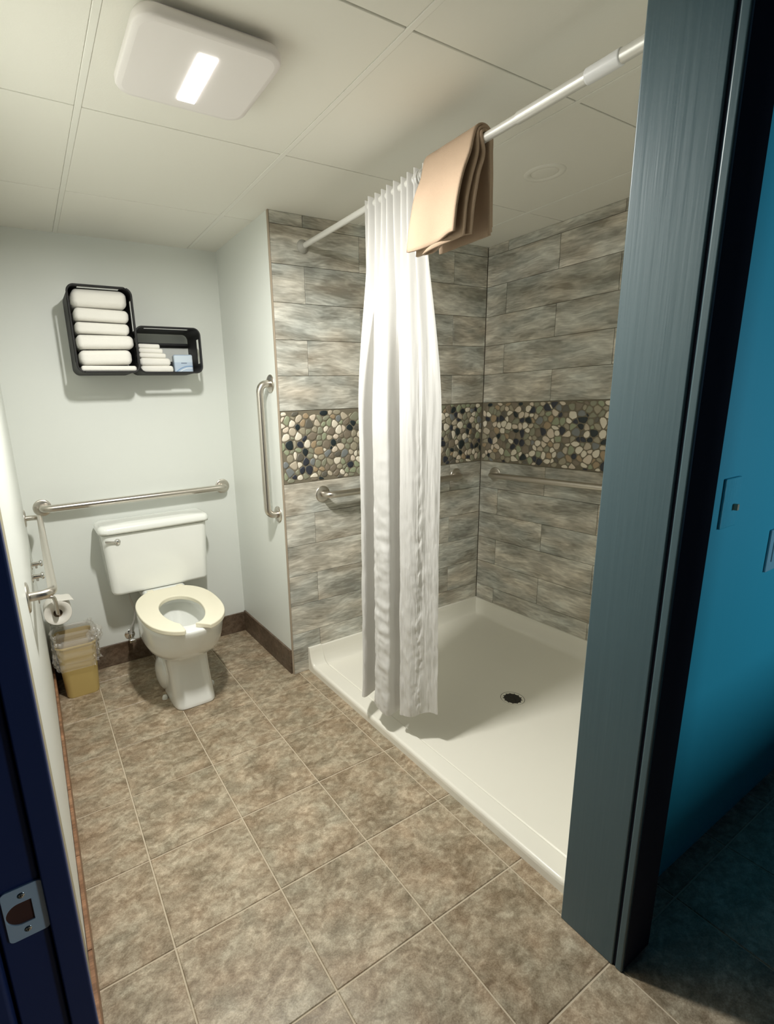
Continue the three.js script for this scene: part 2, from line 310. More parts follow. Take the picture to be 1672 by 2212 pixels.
showerWall('wall_shower_back', 'grey wood-look plank tile shower wall with pebble band', box(X1 + 0.1, XR + 0.13, 0, H + 0.05, ZT - 0.11, ZT - 0.0095), X1 + 0.005, XR - 0.001,
  [1.509, 2.119], [1.213, 1.823], (a, b, n) => [a, b, ZT - 0.0095 + n], x => x < 1.56 ? 3 - x : x > 2.08 ? 1 : 0, 0.0);
showerWall('wall_shower_right', 'grey wood-look plank tile wall on shower side with pebble band', box(XR + 0.0095, XR + 0.13, 0, H + 0.05, ZT - 0.11, ZH), ZT + 0.001, ZF,
  [1.103, 1.713], [0.796, 1.407, 2.017], (a, b, n) => [XR + 0.0095 - n, b, a], z => z < 1.47 ? z : 0, 0.1);
palette.forEach(p => { p.m.side = THREE.DoubleSide; });

// ------------------------------------------------------------------ ceiling: two-foot panels in a flush grid
const ceiling = structure('ceiling', 'cream suspended ceiling of square panels', 'ceiling');
part('deck', box(-0.26, XR + 0.13, H + 0.012, H + 0.12, -0.12, ZH), M.ceiling, ceiling);
{
  const xs = [XL - 0.22, 0.295, 0.905, 1.513, 2.122, XR + 0.02], zs = [-0.02, 0.507, 1.105, 1.745, ZF + 0.02];
  for (let i = 0; i < xs.length - 1; i++) for (let j = 0; j < zs.length - 1; j++) {
    const a = xs[i] + 0.0088, b = xs[i + 1] - 0.0088, c = zs[j] + 0.002, d = zs[j + 1] - 0.002;
    const g = rbox(a, b, H, H + 0.013, c, d, 0.0025, 2); part('ceiling_panel', planarUV(g, 0, 2, 1.6, 1.6), M.ceiling, ceiling);
  }
  for (const x of xs.slice(1, -1)) part('grid_bar', rbox(x - 0.0085, x + 0.0085, H - 0.0015, H + 0.013, 0, ZF, 0.0016, 2), M.ceilingGrid, ceiling);
}

// ------------------------------------------------------------------ front wall, door frame, hall
const wf = structure('wall_front', 'glossy blue painted hall wall beside the door', 'wall');
part('wall_panel', planarUV(box(1.10, 3.3, 0, 2.5, ZF + 0.012, ZH), 0, 1, 1.1, 0.4), M.blueWall, wf);
structure('wall_front_inner', 'pale wall at the near end of the shower', 'wall', box(1.085, XR + 0.0095, 0, H + 0.05, ZF, ZF + 0.0115), M.wall);
structure('wall_front_header', 'blue wall above the doorway', 'wall', box(-1.6, 1.10, 2.09, 2.5, ZF, ZH), M.wall);
structure('wall_front_left', 'blue hall wall left of the door post', 'wall', box(-1.6, -0.205, 0, 2.09, ZF, ZH), M.blueWall);
structure('trim_2', 'dark head jamb over the doorway', 'trim', box(-0.10, 1.07, 2.06, 2.09, 2.175, 2.336), M.navy);
structure('added_hall_blocker', 'added dark panel out of view that keeps hall light off the doorway', 'wall', box(1.07, 1.76, 0, 2.5, 3.0, 3.1), M.hallPaint);  // added light blocker: keeps the hall light out of the doorway
structure('wall_hall_left', 'dark hall wall left of the camera', 'wall', box(-1.7, -1.6, 0, 2.5, ZF, 4.7), M.hallPaint);
structure('wall_hall_right', 'dark hall wall right of the camera', 'wall', box(3.3, 3.4, 0, 2.5, ZF, 4.7), M.hallPaint);
{
  const wb = structure('wall_hall_back', 'dark hall wall behind the camera with an opening for the unseen window', 'wall');
  part('wall_panel', box(-1.6, 2.3, 0, 2.5, 4.6, 4.7), M.hallPaint, wb); part('wall_panel', box(3.2, 3.3, 0, 2.5, 4.6, 4.7), M.hallPaint, wb);
  part('wall_panel', box(2.3, 3.2, 0, 0.75, 4.6, 4.7), M.hallPaint, wb); part('wall_panel', box(2.3, 3.2, 1.65, 2.5, 4.6, 4.7), M.hallPaint, wb);
  const wn = structure('window_1', 'unseen hall window out of view, placed to light the blue wall', 'window');  // out of view, stands where the bluish hall light comes from
  part('pane', box(2.3, 3.2, 0.75, 1.65, 4.62, 4.64), M.daylight, wn);
}
structure('unseen_low_blocker', 'unseen low dark block that shades the hall floor and lower blue wall', 'wall', box(1.76, 3.3, 0, 0.62, 3.0, 3.1), M.hallPaint);  // out of view, placed to darken the hall floor and lower blue wall
structure('ceiling_hall', 'dark hall ceiling', 'ceiling', box(-1.7, 3.4, 2.5, 2.6, ZF, 4.7), M.hallPaint);

{ // right door frame
  const f = thing('door_frame', 'blue grey painted door jamb with dark casing beside the shower', 'door frame');
  part('jamb', planarUV(rbox(1.073, 1.102, 0, 2.09, 2.175, 2.3135, 0.003, 3), 2, 1, 2.5, 0.45), M.jamb, f);
  part('casing_edge', planarUV(rbox(1.0735, 1.085, 0, 2.09, 2.3195, 2.336, 0.004, 3), 2, 1, 2.5, 0.45, 0.37), M.jamb, f);
  part('reveal', box(1.079, 1.102, 0, 2.09, 2.3135, 2.3195), M.navy, f);
  part('casing', rbox(1.083, 1.198, 0, 2.09, 2.318, 2.3355, 0.003, 2), M.navy, f, 'dark navy casing');
  part('casing_back', box(1.102, 1.19, 0, 2.09, ZH, 2.319), M.navy, f);
}
{ // left door post, its profile faces the hall
  const f = thing('door_post', 'dark navy door post with strike plate at left edge', 'door frame');
  part('stop', rbox(-0.0125, 0.0106, 0, 2.06, 2.286, 2.3055, 0.002, 2), M.navyPost, f);
  part('jamb', rbox(-0.0535, -0.0145, 0, 2.06, 2.21, 2.2985, 0.002, 2), M.navyPost, f);
  part('casing', rbox(-0.20, -0.0565, 0, 2.06, 2.22, 2.306, 0.004, 2), M.navyPost, f);
  part('backing', box(-0.20, -0.004, 0, 2.06, ZF + 0.001, 2.285), M.navy, f);
}
{ // strike plate
  const s = thing('strike_plate', 'silver strike plate with a D-shaped latch hole on the navy post', 'strike plate', [-0.0295, 0.8975, 2.2985]);
  const shp = shapeOf(rrPts(0.034, 0.0575, 0.004, 4));
  const hole = new THREE.Path(); hole.moveTo(0.0065, 0.0125); hole.lineTo(0.0065, -0.0125); hole.lineTo(-0.004, -0.0125); hole.absarc(-0.004, 0, 0.0125, -Math.PI / 2, -Math.PI * 1.5, true); hole.lineTo(0.0065, 0.0125); shp.holes.push(hole);
  for (const y of [0.02, -0.02]) { const h = new THREE.Path(); h.absarc(-0.001, y, 0.0028, 0, Math.PI * 2, true); shp.holes.push(h); }
  part('plate', new THREE.ExtrudeGeometry(shp, { depth: 0.0016, bevelEnabled: true, bevelSize: 0.0004, bevelThickness: 0.0004, bevelSegments: 2, curveSegments: 16 }), std({ color: lin(0.78, 0.86, 0.96), metalness: 0.05, roughness: 0.42 }), s);
  part('latch_pocket', box(-0.018, 0.0075, -0.0135, 0.0135, 0.0001, 0.0005), M.wood, s, 'bare brown wood inside the latch hole');
  for (const y of [0.02, -0.02]) { const sc = part('screw', lathe([[0, 0.0016], [0.0022, 0.0015], [0.0036, 0.0006], [0.0036, 0]], V(-0.001, y, 0.0012), V(0, 0, 1), 16), M.chrome, s); part('screw_slot', merge([box(-0.0028, 0.0008, y - 0.0004, y + 0.0004, 0.0026, 0.0029), box(-0.0014, -0.0006, y - 0.0018, y + 0.0018, 0.0026, 0.0029)]), M.black, sc); }
}
{ // switches on the blue wall
  const sw = thing('light_switch', 'blue painted light switch plate on the blue wall', 'switch', [1.486, 1.09, ZH]);
  part('plate', rbox(-0.041, 0.041, -0.062, 0.062, 0, 0.006, 0.004, 3), M.blueWall, sw);
  part('toggle', rbox(0.012, 0.022, -0.02, -0.004, 0.004, 0.016, 0.002, 2), std({ color: lin(0.55, 0.45, 0.3), roughness: 0.4 }), sw, 'pale toggle');
  const s2 = thing('switch_plate', 'pale blue plate cut off by the right edge of the picture', 'switch', [1.815, 0.912, ZH]);
  part('plate', rbox(-0.04, 0.04, -0.062, 0.062, 0, 0.006, 0.003, 3), std({ color: lin(0.3, 0.55, 0.65), roughness: 0.4 }), s2);
  part('rocker', rbox(-0.017, 0.017, -0.034, 0.034, 0.004, 0.009, 0.002, 2), std({ color: lin(0.3, 0.55, 0.65), roughness: 0.4 }), s2);
}

// ------------------------------------------------------------------ tile baseboards
function baseboard(name, label, a0, a1, axes, hgt, start, mat) {
  const g = structure(name, label, 'baseboard'); const cuts = [a0]; for (let c = start; c < a1 - 0.03; c += 0.3045) if (c > a0 + 0.03) cuts.push(c); cuts.push(a1);
  for (let i = 0; i < cuts.length - 1; i++) { const cu = Math.floor(rnd() * 6), cv = Math.floor(rnd() * 6);
    part('baseboard_tile', tileGeo(cuts[i] + 0.001, cuts[i + 1] - 0.001, 0, hgt, 0.0095, 0.0012, axes, (a, b) => [(cu + 0.03 + 0.9 * clamp((a - cuts[i]) / 0.31, 0, 1)) / 6, (cv + 0.1 + 0.8 * b / 0.3) / 6]), mat ?? (M.baseTile ??= std({ map: floorTex, color: lin(0.36, 0.31, 0.30), roughness: 0.45, side: THREE.DoubleSide })), g); }
  return g;
}
baseboard('baseboard_back', 'dark brown tile baseboard below the back wall', XL, X1, (a, b, n) => [a, b, n], 0.121, 0.172);
baseboard('baseboard_side', 'dark brown tile baseboard along the return wall', 0.01, ZT - 0.012, (a, b, n) => [X1 - n, b, a], 0.132, 0.24);
baseboard('baseboard_left', 'reddish brown baseboard along the left wall', 0.01, 1.928, (a, b, n) => [XL + 0.0012 + n, b, a], 0.115, 0.156, M.baseWarm ??= std({ map: floorTex, color: lin(0.78, 0.5, 0.38), roughness: 0.45, side: THREE.DoubleSide }));

// ------------------------------------------------------------------ ceiling fan light and round vent
{
  const f = thing('ceiling_fan_light', 'square white ceiling fan with glowing light strip', 'ceiling light', [0.5125, H, 1.447]);
  const ring = (w, d, r, y) => rrPts(w, d, r, 8).map(p => V(p[0], y, p[1]));
  part('housing', loft([ring(0.275, 0.245, 0.03, 0.0), ring(0.275, 0.245, 0.03, -0.014), ring(0.318, 0.288, 0.04, -0.016), ring(0.328, 0.298, 0.045, -0.024), ring(0.328, 0.298, 0.045, -0.036), ring(0.322, 0.292, 0.043, -0.041), ring(0.30, 0.27, 0.036, -0.043)], false, true), M.housing, f);
  part('light_strip', rbox(-0.0195, 0.0245, -0.0465, -0.042, -0.104, 0.082, 0.002, 2), M.glow, f, 'bright light strip');
  const v = thing('ceiling_vent', 'round white vent in the shower ceiling', 'vent', [1.825, H, 1.41]);
  part('ring', lathe([[0.048, 0], [0.05, -0.004], [0.06, -0.006], [0.071, -0.004], [0.073, 0.001]], V(0, 0, 0), V(0, 1, 0), 48), M.ceiling, v);
  part('dome', lathe([[0.0001, -0.005], [0.03, -0.0045], [0.046, -0.002], [0.048, 0.001]], V(0, 0, 0), V(0, 1, 0), 48), M.ceiling, v);
}

// ------------------------------------------------------------------ grab bars
function grabBar(label, p0, p1, n, off = 0.056, r = 0.0165, fl = 0.041) {
  const g = thing('grab_bar', label, 'grab bar');
  const d = p1.clone().sub(p0).normalize(), bend = 0.042;
  const cp = new THREE.CurvePath(), A = p0.clone(), A1 = p0.clone().addScaledVector(n, off - bend), A2 = p0.clone().addScaledVector(n, off), A3 = A2.clone().addScaledVector(d, bend);
  const B = p1.clone(), B1 = p1.clone().addScaledVector(n, off - bend), B2 = p1.clone().addScaledVector(n, off), B3 = B2.clone().addScaledVector(d, -bend);
  cp.add(new THREE.LineCurve3(A, A1)); cp.add(new THREE.QuadraticBezierCurve3(A1, A2, A3)); cp.add(new THREE.LineCurve3(A3, B3)); cp.add(new THREE.QuadraticBezierCurve3(B3, B2, B1)); cp.add(new THREE.LineCurve3(B1, B));
  const ptsA = []; for (const c of cp.curves) { const k = c.isLineCurve3 ? 1 : 10; for (let i = 0; i < k; i++) ptsA.push(c.getPoint(i / k)); } ptsA.push(B);
  const rings = []; let up = null;                                  // swept by hand so the straight runs stay cheap
  ptsA.forEach((p, i) => { const t = (ptsA[Math.min(i + 1, ptsA.length - 1)].clone().sub(ptsA[Math.max(i - 1, 0)])).normalize(); const bx = d.clone().cross(n).normalize(), by = t.clone().cross(bx).normalize(); const ring = []; for (let k = 0; k < 24; k++) { const a = k / 24 * Math.PI * 2; ring.push(p.clone().addScaledVector(bx, Math.cos(a) * r).addScaledVector(by, Math.sin(a) * r)); } rings.push(ring); });
  part('bar', loft(rings, false, false), M.steel, g);
  for (const p of [p0, p1]) part('flange', lathe([[0, 0.0075], [r + 0.001, 0.0075], [fl - 0.012, 0.007], [fl - 0.003, 0.005], [fl, 0.002], [fl, 0]], p, n, 40), M.steel, g);
  return g;
}
grabBar('long horizontal steel grab bar on the back wall above the toilet tank', V(0.06, 0.915, 0), V(0.974, 0.918, 0), V(0, 0, 1), 0.06, 0.0175);
grabBar('vertical steel grab bar on the return wall beside the shower', V(X1, 1.458, 0.587), V(X1, 0.84, 0.587), V(-1, 0, 0));
grabBar('steel grab bar on the shower back wall, partly behind the curtain', V(1.262, 0.925, ZT), V(2.165, 0.925, ZT), V(0, 0, 1));
grabBar('steel grab bar on the shower right wall below the pebbles', V(XR, 0.922, 0.772), V(XR, 0.934, 1.69), V(-1, 0, 0));
grabBar('steel grab bar on the left wall running away from the camera', V(XL, 0.893, 1.31), V(XL, 0.893, 0.12), V(1, 0, 0), 0.061, 0.0122);

// ------------------------------------------------------------------ toilet
{
  const t = thing('toilet', 'white porcelain toilet with cream open-front seat', 'toilet', [0.545, 0, 0]);
  const oval = (rx, zb, zf, y, n = 2.2, N = 64, zc) => { const o = []; const c = zc ?? (zb + zf) / 2; for (let k = 0; k < N; k++) { const a = k / N * Math.PI * 2, ca = Math.cos(a), sa = Math.sin(a), e = 2 / n; o.push(V(Math.sign(ca) * Math.abs(ca) ** e * rx, y, c + Math.sign(sa) * Math.abs(sa) ** e * (sa > 0 ? zf - c : c - zb))); } return o; };
  const rings = [
    oval(0.099, 0.17, 0.652, 0.0, 6), oval(0.101, 0.17, 0.656, 0.006, 6), oval(0.101, 0.175, 0.652, 0.02, 6), oval(0.098, 0.19, 0.635, 0.08, 6), oval(0.096, 0.2, 0.617, 0.15, 5.5), oval(0.098, 0.21, 0.606, 0.2, 5), oval(0.103, 0.215, 0.603, 0.224, 4.2),
    oval(0.118, 0.215, 0.612, 0.236, 3.2), oval(0.143, 0.205, 0.65, 0.25, 2.7), oval(0.163, 0.195, 0.69, 0.272, 2.4), oval(0.176, 0.19, 0.725, 0.305, 2.3), oval(0.182, 0.19, 0.752, 0.35, 2.25), oval(0.185, 0.19, 0.77, 0.4, 2.25), oval(0.185, 0.19, 0.777, 0.42, 2.25), oval(0.182, 0.193, 0.774, 0.43, 2.25), oval(0.176, 0.2, 0.768, 0.434, 2.25),
    oval(0.128, 0.3, 0.708, 0.434, 2.1), oval(0.122, 0.306, 0.702, 0.428, 2.1), oval(0.121, 0.308, 0.70, 0.405, 2.1), oval(0.127, 0.3, 0.706, 0.395, 2.1), oval(0.122, 0.315, 0.7, 0.36, 2.1), oval(0.104, 0.34, 0.68, 0.31, 2.1), oval(0.08, 0.37, 0.645, 0.265, 2), oval(0.06, 0.39, 0.61, 0.235, 2)];
  part('bowl', loft(rings, true, true), M.porcelain, t);
  part('rear_deck', merge([rbox(-0.11, 0.11, 0.40, 0.456, 0.03, 0.26, 0.02, 4), rbox(-0.085, 0.085, 0.16, 0.42, 0.06, 0.26, 0.03, 4)]), M.porcelain, t);
  part('water', lathe([[0.0001, 0], [0.076, 0]], V(0, 0.2585, 0.505), V(0, 1, 0), 40).scale(1, 1, 1), M.water, t);
  // seat: open at the front
  const out = [], inn = [];
  for (let k = 0; k <= 90; k++) { const a = (-90 + 14 + 332 * k / 90) * Math.PI / 180, ca = Math.cos(a), sa = Math.sin(a), e = 2 / 2.35; out.push([Math.sign(ca) * Math.abs(ca) ** e * 0.187, Math.sign(sa) * Math.abs(sa) ** e * (sa < 0 ? 0.312 : 0.29)]); }
  for (let k = 0; k <= 60; k++) { const a = (-90 + 332 - 4 - (324) * k / 60 + 0) * Math.PI / 180, ca = Math.cos(a), sa = Math.sin(a); inn.push([ca * 0.094, -0.035 + sa * (sa < 0 ? 0.215 : 0.165)]); }
  // tips: round the four corners by inserting mid points
  const tipR = out[0], tipL = out[out.length - 1];
  const poly = [...out.map(p => [p[0], clamp(p[1], -0.31, 0.275)]), [tipL[0] + 0.008, tipL[1] + 0.012], ...inn, [tipR[0] - 0.008, tipR[1] + 0.012]];
  const sg = new THREE.ExtrudeGeometry(shapeOf(poly), { depth: 0.012, bevelEnabled: true, bevelThickness: 0.005, bevelSize: 0.005, bevelOffset: -0.005, bevelSegments: 4, curveSegments: 4 });
  sg.rotateX(-Math.PI / 2); sg.scale(1, 1, 1); sg.translate(0, 0.4395, 0.495);           // shape y -> -z: its front (negative y) ends up at +z
  const seat = part('seat', sg, M.seat, t, 'cream seat');
  for (const x of [-0.075, 0.075]) part('hinge', rbox(x - 0.018, x + 0.018, 0.436, 0.458, 0.205, 0.24, 0.006, 3), M.seat, seat);
  for (const [x, z] of [[-0.13, 0.62], [0.13, 0.62], [-0.14, 0.35], [0.14, 0.35]]) part('bumper', rbox(x - 0.012, x + 0.012, 0.433, 0.441, z - 0.008, z + 0.008, 0.002, 2), M.seat, seat);
  // tank: tapers to the bottom
  const trg = (w, d, y, r, zc) => rrPts(w, d, r, 6).map(p => V(p[0] - 0.003, y, zc + p[1]));
  part('tank', loft([trg(0.455, 0.15, 0.457, 0.02, 0.112), trg(0.478, 0.172, 0.461, 0.03, 0.112), trg(0.49, 0.182, 0.475, 0.035, 0.112), trg(0.52, 0.192, 0.75, 0.035, 0.114), trg(0.522, 0.192, 0.772, 0.035, 0.114)], true, true), M.porcelain, t);
  part('tank_lid', loft([trg(0.50, 0.18, 0.7722, 0.034, 0.114), trg(0.505, 0.185, 0.7785, 0.034, 0.114), trg(0.546, 0.214, 0.779, 0.04, 0.117), trg(0.55, 0.218, 0.79, 0.042, 0.117), trg(0.548, 0.216, 0.804, 0.042, 0.117), trg(0.535, 0.203, 0.815, 0.04, 0.115), trg(0.505, 0.173, 0.82, 0.035, 0.114), trg(0.3, 0.1, 0.823, 0.03, 0.114)], true, true), M.porcelain, t);
  const lv = part('flush_lever', merge([lathe([[0, 0.014], [0.009, 0.013], [0.0125, 0.009], [0.0125, 0.004], [0.015, 0.003], [0.015, 0]], V(-0.195, 0.738, 0.208), V(0, 0, 1), 24), cyl(0.0042, 0.0058, V(-0.197, 0.739, 0.219), V(-0.252, 0.7475, 0.222), 14)]), M.chrome, t, 'chrome flush lever');
  for (const sx of [-1, 1]) { const b = new THREE.SphereGeometry(1, 28, 20); b.scale(0.034, 0.085, 0.11); b.rotateX(-0.35); b.translate(sx * 0.092, 0.085, 0.40); part('trapway_bulge', b, M.porcelain, t); }
  part('bolt_cap', lathe([[0, 0.02], [0.009, 0.018], [0.013, 0.009], [0.014, 0]], V(-0.116, 0.0, 0.5), V(0, 1, 0), 20), M.porcelain, t);
  part('bolt_cap', lathe([[0, 0.02], [0.009, 0.018], [0.013, 0.009], [0.014, 0]], V(0.116, 0.0, 0.5), V(0, 1, 0), 20), M.porcelain, t);
}
{ // water supply
  const s = thing('water_supply_valve', 'chrome water valve with pale hose behind the toilet at left', 'valve');
  part('escutcheon', lathe([[0, 0.008], [0.012, 0.007], [0.026, 0.002], [0.027, 0]], V(0.372, 0.155, 0.0005), V(0, 0, 1), 28), M.chrome, s);
  part('stub', cyl(0.008, 0.008, V(0.372, 0.155, 0.004), V(0.372, 0.155, 0.06), 16), M.chrome, s);
  part('valve_body', merge([cyl(0.012, 0.012, V(0.372, 0.140, 0.06), V(0.372, 0.182, 0.06), 18), cyl(0.01, 0.01, V(0.372, 0.155, 0.055), V(0.372, 0.155, 0.09), 18)]), M.chrome, s);
  part('handle', rbox(0.354, 0.39, 0.145, 0.165, 0.09, 0.104, 0.006, 3), M.chrome, s);
  part('hose', new THREE.TubeGeometry(new THREE.CatmullRomCurve3([V(0.372, 0.18, 0.06), V(0.376, 0.215, 0.062), V(0.392, 0.25, 0.068), V(0.402, 0.32, 0.085), V(0.385, 0.4, 0.1), V(0.378, 0.46, 0.104)]), 32, 0.0055, 10), M.braid, s);
}

// ------------------------------------------------------------------ toilet paper
{
  const h = thing('toilet_paper_holder', 'bent steel arm holding the paper roll low on the left wall', 'paper holder');
  part('flange', lathe([[0, 0.006], [0.016, 0.006], [0.022, 0.003], [0.023, 0]], V(XL, 0.548, 0.272), V(1, 0, 0), 28), M.steel, h);
  part('arm', new THREE.TubeGeometry(new THREE.CatmullRomCurve3([V(XL, 0.548, 0.272), V(0.015, 0.549, 0.272), V(0.038, 0.542, 0.272), V(0.0445, 0.522, 0.272), V(0.0455, 0.49, 0.272), V(0.0465, 0.466, 0.27), V(0.047, 0.457, 0.262), V(0.047, 0.4545, 0.245), V(0.047, 0.4545, 0.14)], false, 'catmullrom', 0.4), 70, 0.0085, 14), M.steel, h);
  const r = thing('toilet_paper_roll', 'white toilet paper roll with a loose end, on the low arm', 'paper roll', [0.047, 0.448, 0.135]);
  const R = 0.059, core = 0.0195, Lr = 0.1;
  const prof = [[core, 0], [R - 0.002, 0], [R, 0.002], [R, Lr - 0.002], [R - 0.002, Lr], [core, Lr], [core, 0]];
  part('roll', lathe(prof, V(0, 0, 0), V(0, 0, 1), 56), M.paper, r);
  part('core', lathe([[core, 0.0005], [core, Lr - 0.0005], [core - 0.0014, Lr - 0.0005], [core - 0.0014, 0.0005], [core, 0.0005]], V(0, 0, 0), V(0, 0, 1), 40), M.cardboard, r);
  part('loose_sheet', slab((u, v) => { const a = Math.PI * (0.62 - 0.42 * u), k = sstep(0.55, 1, u); return V(Math.cos(a) * (R + 0.0012) + k * 0.026 * (0.5 + 0.5 * v), Math.sin(a) * (R + 0.0012) + k * 0.012, 0.001 + v * (Lr - 0.002)); }, 24, 8, 0.0008), M.paper, r);
}
{
  const h = thing('paper_holder_posts', 'two small chrome holder posts on left wall above the roll', 'paper holder');
  for (const z of [0.39, 0.585]) {
    const p = part('post', merge([lathe([[0, 0.005], [0.017, 0.005], [0.024, 0.002], [0.024, 0]], V(XL, 0.742, z), V(1, 0, 0), 24), cyl(0.0095, 0.008, V(XL + 0.003, 0.742, z), V(XL + 0.034, 0.742, z), 16)]), M.chrome, h);
    part('knob', lathe([[0, 0.015], [0.010, 0.014], [0.0145, 0.009], [0.0145, 0.004], [0.009, 0]], V(XL + 0.029, 0.742, z), V(1, 0, 0), 20), M.chrome, p);
    part('ear', rbox(XL + 0.012, XL + 0.022, 0.722, 0.74, z - 0.004, z + 0.004, 0.003, 2), M.chrome, p);
  }
}

// ------------------------------------------------------------------ waste bin and its bag
{
  const cx = 0.098, cz = 0.142, b = thing('waste_bin', 'tan plastic waste bin on the floor by the left wall', 'bin', [cx, 0, cz]);
  const rg = (w, d, y, r) => rrPts(w, d, r, 6).map(p => V(p[0], y, p[1]));
  part('body', loft([rg(0.142, 0.196, 0.0, 0.03), rg(0.148, 0.2, 0.006, 0.032), rg(0.176, 0.226, 0.262, 0.036), rg(0.184, 0.234, 0.266, 0.038), rg(0.184, 0.234, 0.275, 0.038), rg(0.174, 0.224, 0.275, 0.036), rg(0.142, 0.194, 0.012, 0.03)], true, true), M.bin, b);
  const N = 112, ringB = (w, d, y, r, k, jit) => { const base = rrPts(w, d, r, 27); return base.map((p, i) => { const n = fbm(i * 0.23 + k * 3, k * 1.7, 77, 3) - 0.5, m = Math.hypot(p[0], p[1]); return V(p[0] * (1 + jit * n / m), y(i / base.length, i) + jit * 0.5 * (fbm(i * 0.3, k * 2.2, 31, 2) - 0.5), p[1] * (1 + jit * n / m)); }); };
  const skirt = (t, k) => (u) => { const low = 0.185 - 0.035 * Math.sin(u * Math.PI * 2 + 0.9) + 0.03 * Math.sin(u * Math.PI * 4 + 0.3); return mixn(0.292, low, t); };
  const ringsB = []; for (let k = 0; k <= 14; k++) { const t = k / 14; ringsB.push(ringB(mixn(0.196, 0.2, t), mixn(0.246, 0.25, t), skirt(t, k), 0.04, k, 0.022 + 0.03 * t)); }
  const inner = []; for (let k = 0; k <= 6; k++) { const t = k / 6; inner.push(ringB(mixn(0.168, 0.15, t), mixn(0.218, 0.2, t), () => mixn(0.292, 0.12, t), 0.034, k + 40, 0.012)); }
  const lip = []; for (let k = 0; k <= 4; k++) { const t = k / 4; lip.push(ringB(mixn(0.168, 0.196, t), mixn(0.218, 0.246, t), () => 0.292 + 0.012 * Math.sin(Math.PI * t), 0.036, k + 60, 0.02)); }
  const bg = thing('bin_liner', 'clear plastic bag folded over the tan waste bin', 'bag', [cx, 0, cz]);
  part('skirt', loft(ringsB, false, false), M.bag, bg); part('lining', loft(inner, false, false), M.bag, bg); part('fold', loft(lip, false, false), M.bag, bg);
  const collar = []; for (let k = 0; k <= 10; k++) { const t = k / 10; collar.push(ringB(mixn(0.178, 0.165 + 0.04 * Math.sin(t * 2.4), t), mixn(0.228, 0.21 + 0.03 * Math.sin(t * 2.2), t), u => 0.285 + t * (0.045 + 0.03 * Math.sin(u * Math.PI * 2 + 5.2) + 0.012 * Math.sin(u * 31)), 0.036, k + 80, 0.012 + 0.035 * t)); }
  part('collar', loft(collar, false, false), M.bag, bg);
  part('bunched_end', gridSurface((u, v) => { const a = u * Math.PI * 2, r = 0.03 * Math.sin(Math.PI * (0.12 + 0.8 * v)) + 0.006 * Math.sin(a * 3 + v * 9) + 0.007 * Math.sin(a * 5 - v * 6); return V(0.085 + Math.cos(a) * r + 0.012 * v, 0.255 + 0.085 * v + 0.008 * Math.sin(a * 2), 0.075 + Math.sin(a) * r * 0.8); }, 40, 16), M.bag, bg);
}

// ------------------------------------------------------------------ wall shelves with towels
function wireShelf(label, x0, x1, y0, y1, d) {
  const w = x1 - x0, h = y1 - y0, s = thing('wall_shelf', label, 'shelf', [(x0 + x1) / 2, (y0 + y1) / 2, 0]);
  const th = 0.0025, r = 0.03, list = [];
  const bandRing = (z0, z1) => { const o = rrPts(w, h, r, 8), i = rrPts(w - 2 * th, h - 2 * th, r - th, 8); const A = o.map(p => V(p[0], p[1], z0)), B = o.map(p => V(p[0], p[1], z1)), C = i.map(p => V(p[0], p[1], z1)), D = i.map(p => V(p[0], p[1], z0)); return loft([A, B, C, D, A], false, false).toNonIndexed(); };
  const zs0 = d - 0.06, zs1 = d - 0.022;
  const parts = [bandRing(0.004, zs0), bandRing(zs1, d)];
  const mg = 0.045;                                             // bridges beside the slots: corners and slot ends
  for (const [sx, sy] of [[1, 1], [-1, 1], [-1, -1], [1, -1]]) { const o = []; for (let i = 0; i <= 8; i++) { const a = Math.PI / 2 * i / 8; o.push([r * Math.cos(a), r * Math.sin(a)]); }
    const pts = [[r, -(mg - r)], ...o, [-(mg - r), r]].map(p => [sx * (w / 2 - r + p[0]), sy * (h / 2 - r + p[1])]), ins = [[r - th, -(mg - r)], ...o.map(p => [p[0] * (r - th) / r, p[1] * (r - th) / r]), [-(mg - r), r - th]].map(p => [sx * (w / 2 - r + p[0]), sy * (h / 2 - r + p[1])]);
    const ring = z => [...pts, ...ins.reverse()].map(p => V(p[0], p[1], z)); const A = ring(zs0); ins.reverse(); const B = ring(zs1); parts.push(loft([A, B], false, false).toNonIndexed()); }
  const body = part('body', merge(parts), M.blackMetal2 ??= Object.assign(M.blackMetal.clone(), { side: THREE.DoubleSide }), s);
  const rimPts = rrPts(w, h, r, 10).map(p => V(p[0], p[1], d));
  part('front_rim', new THREE.TubeGeometry(new THREE.CatmullRomCurve3(rimPts, true, 'catmullrom', 0.1), 160, 0.0042, 8, true), M.blackMetal, s);
  for (const k of [-0.22, 0.22]) part('back_rail', rbox(-w / 2 + 0.003, w / 2 - 0.003, k * h - 0.011, k * h + 0.011, 0.003, 0.006, 0.001, 1), M.blackMetal, s);
  return s;
}
wireShelf('tall black metal wall bin full of rolled white towels', 0.285, 0.546, 1.533, 1.892, 0.245);
wireShelf('wide low black metal wall bin with washcloths and a blue packet', 0.553, 0.853, 1.533, 1.738, 0.215);
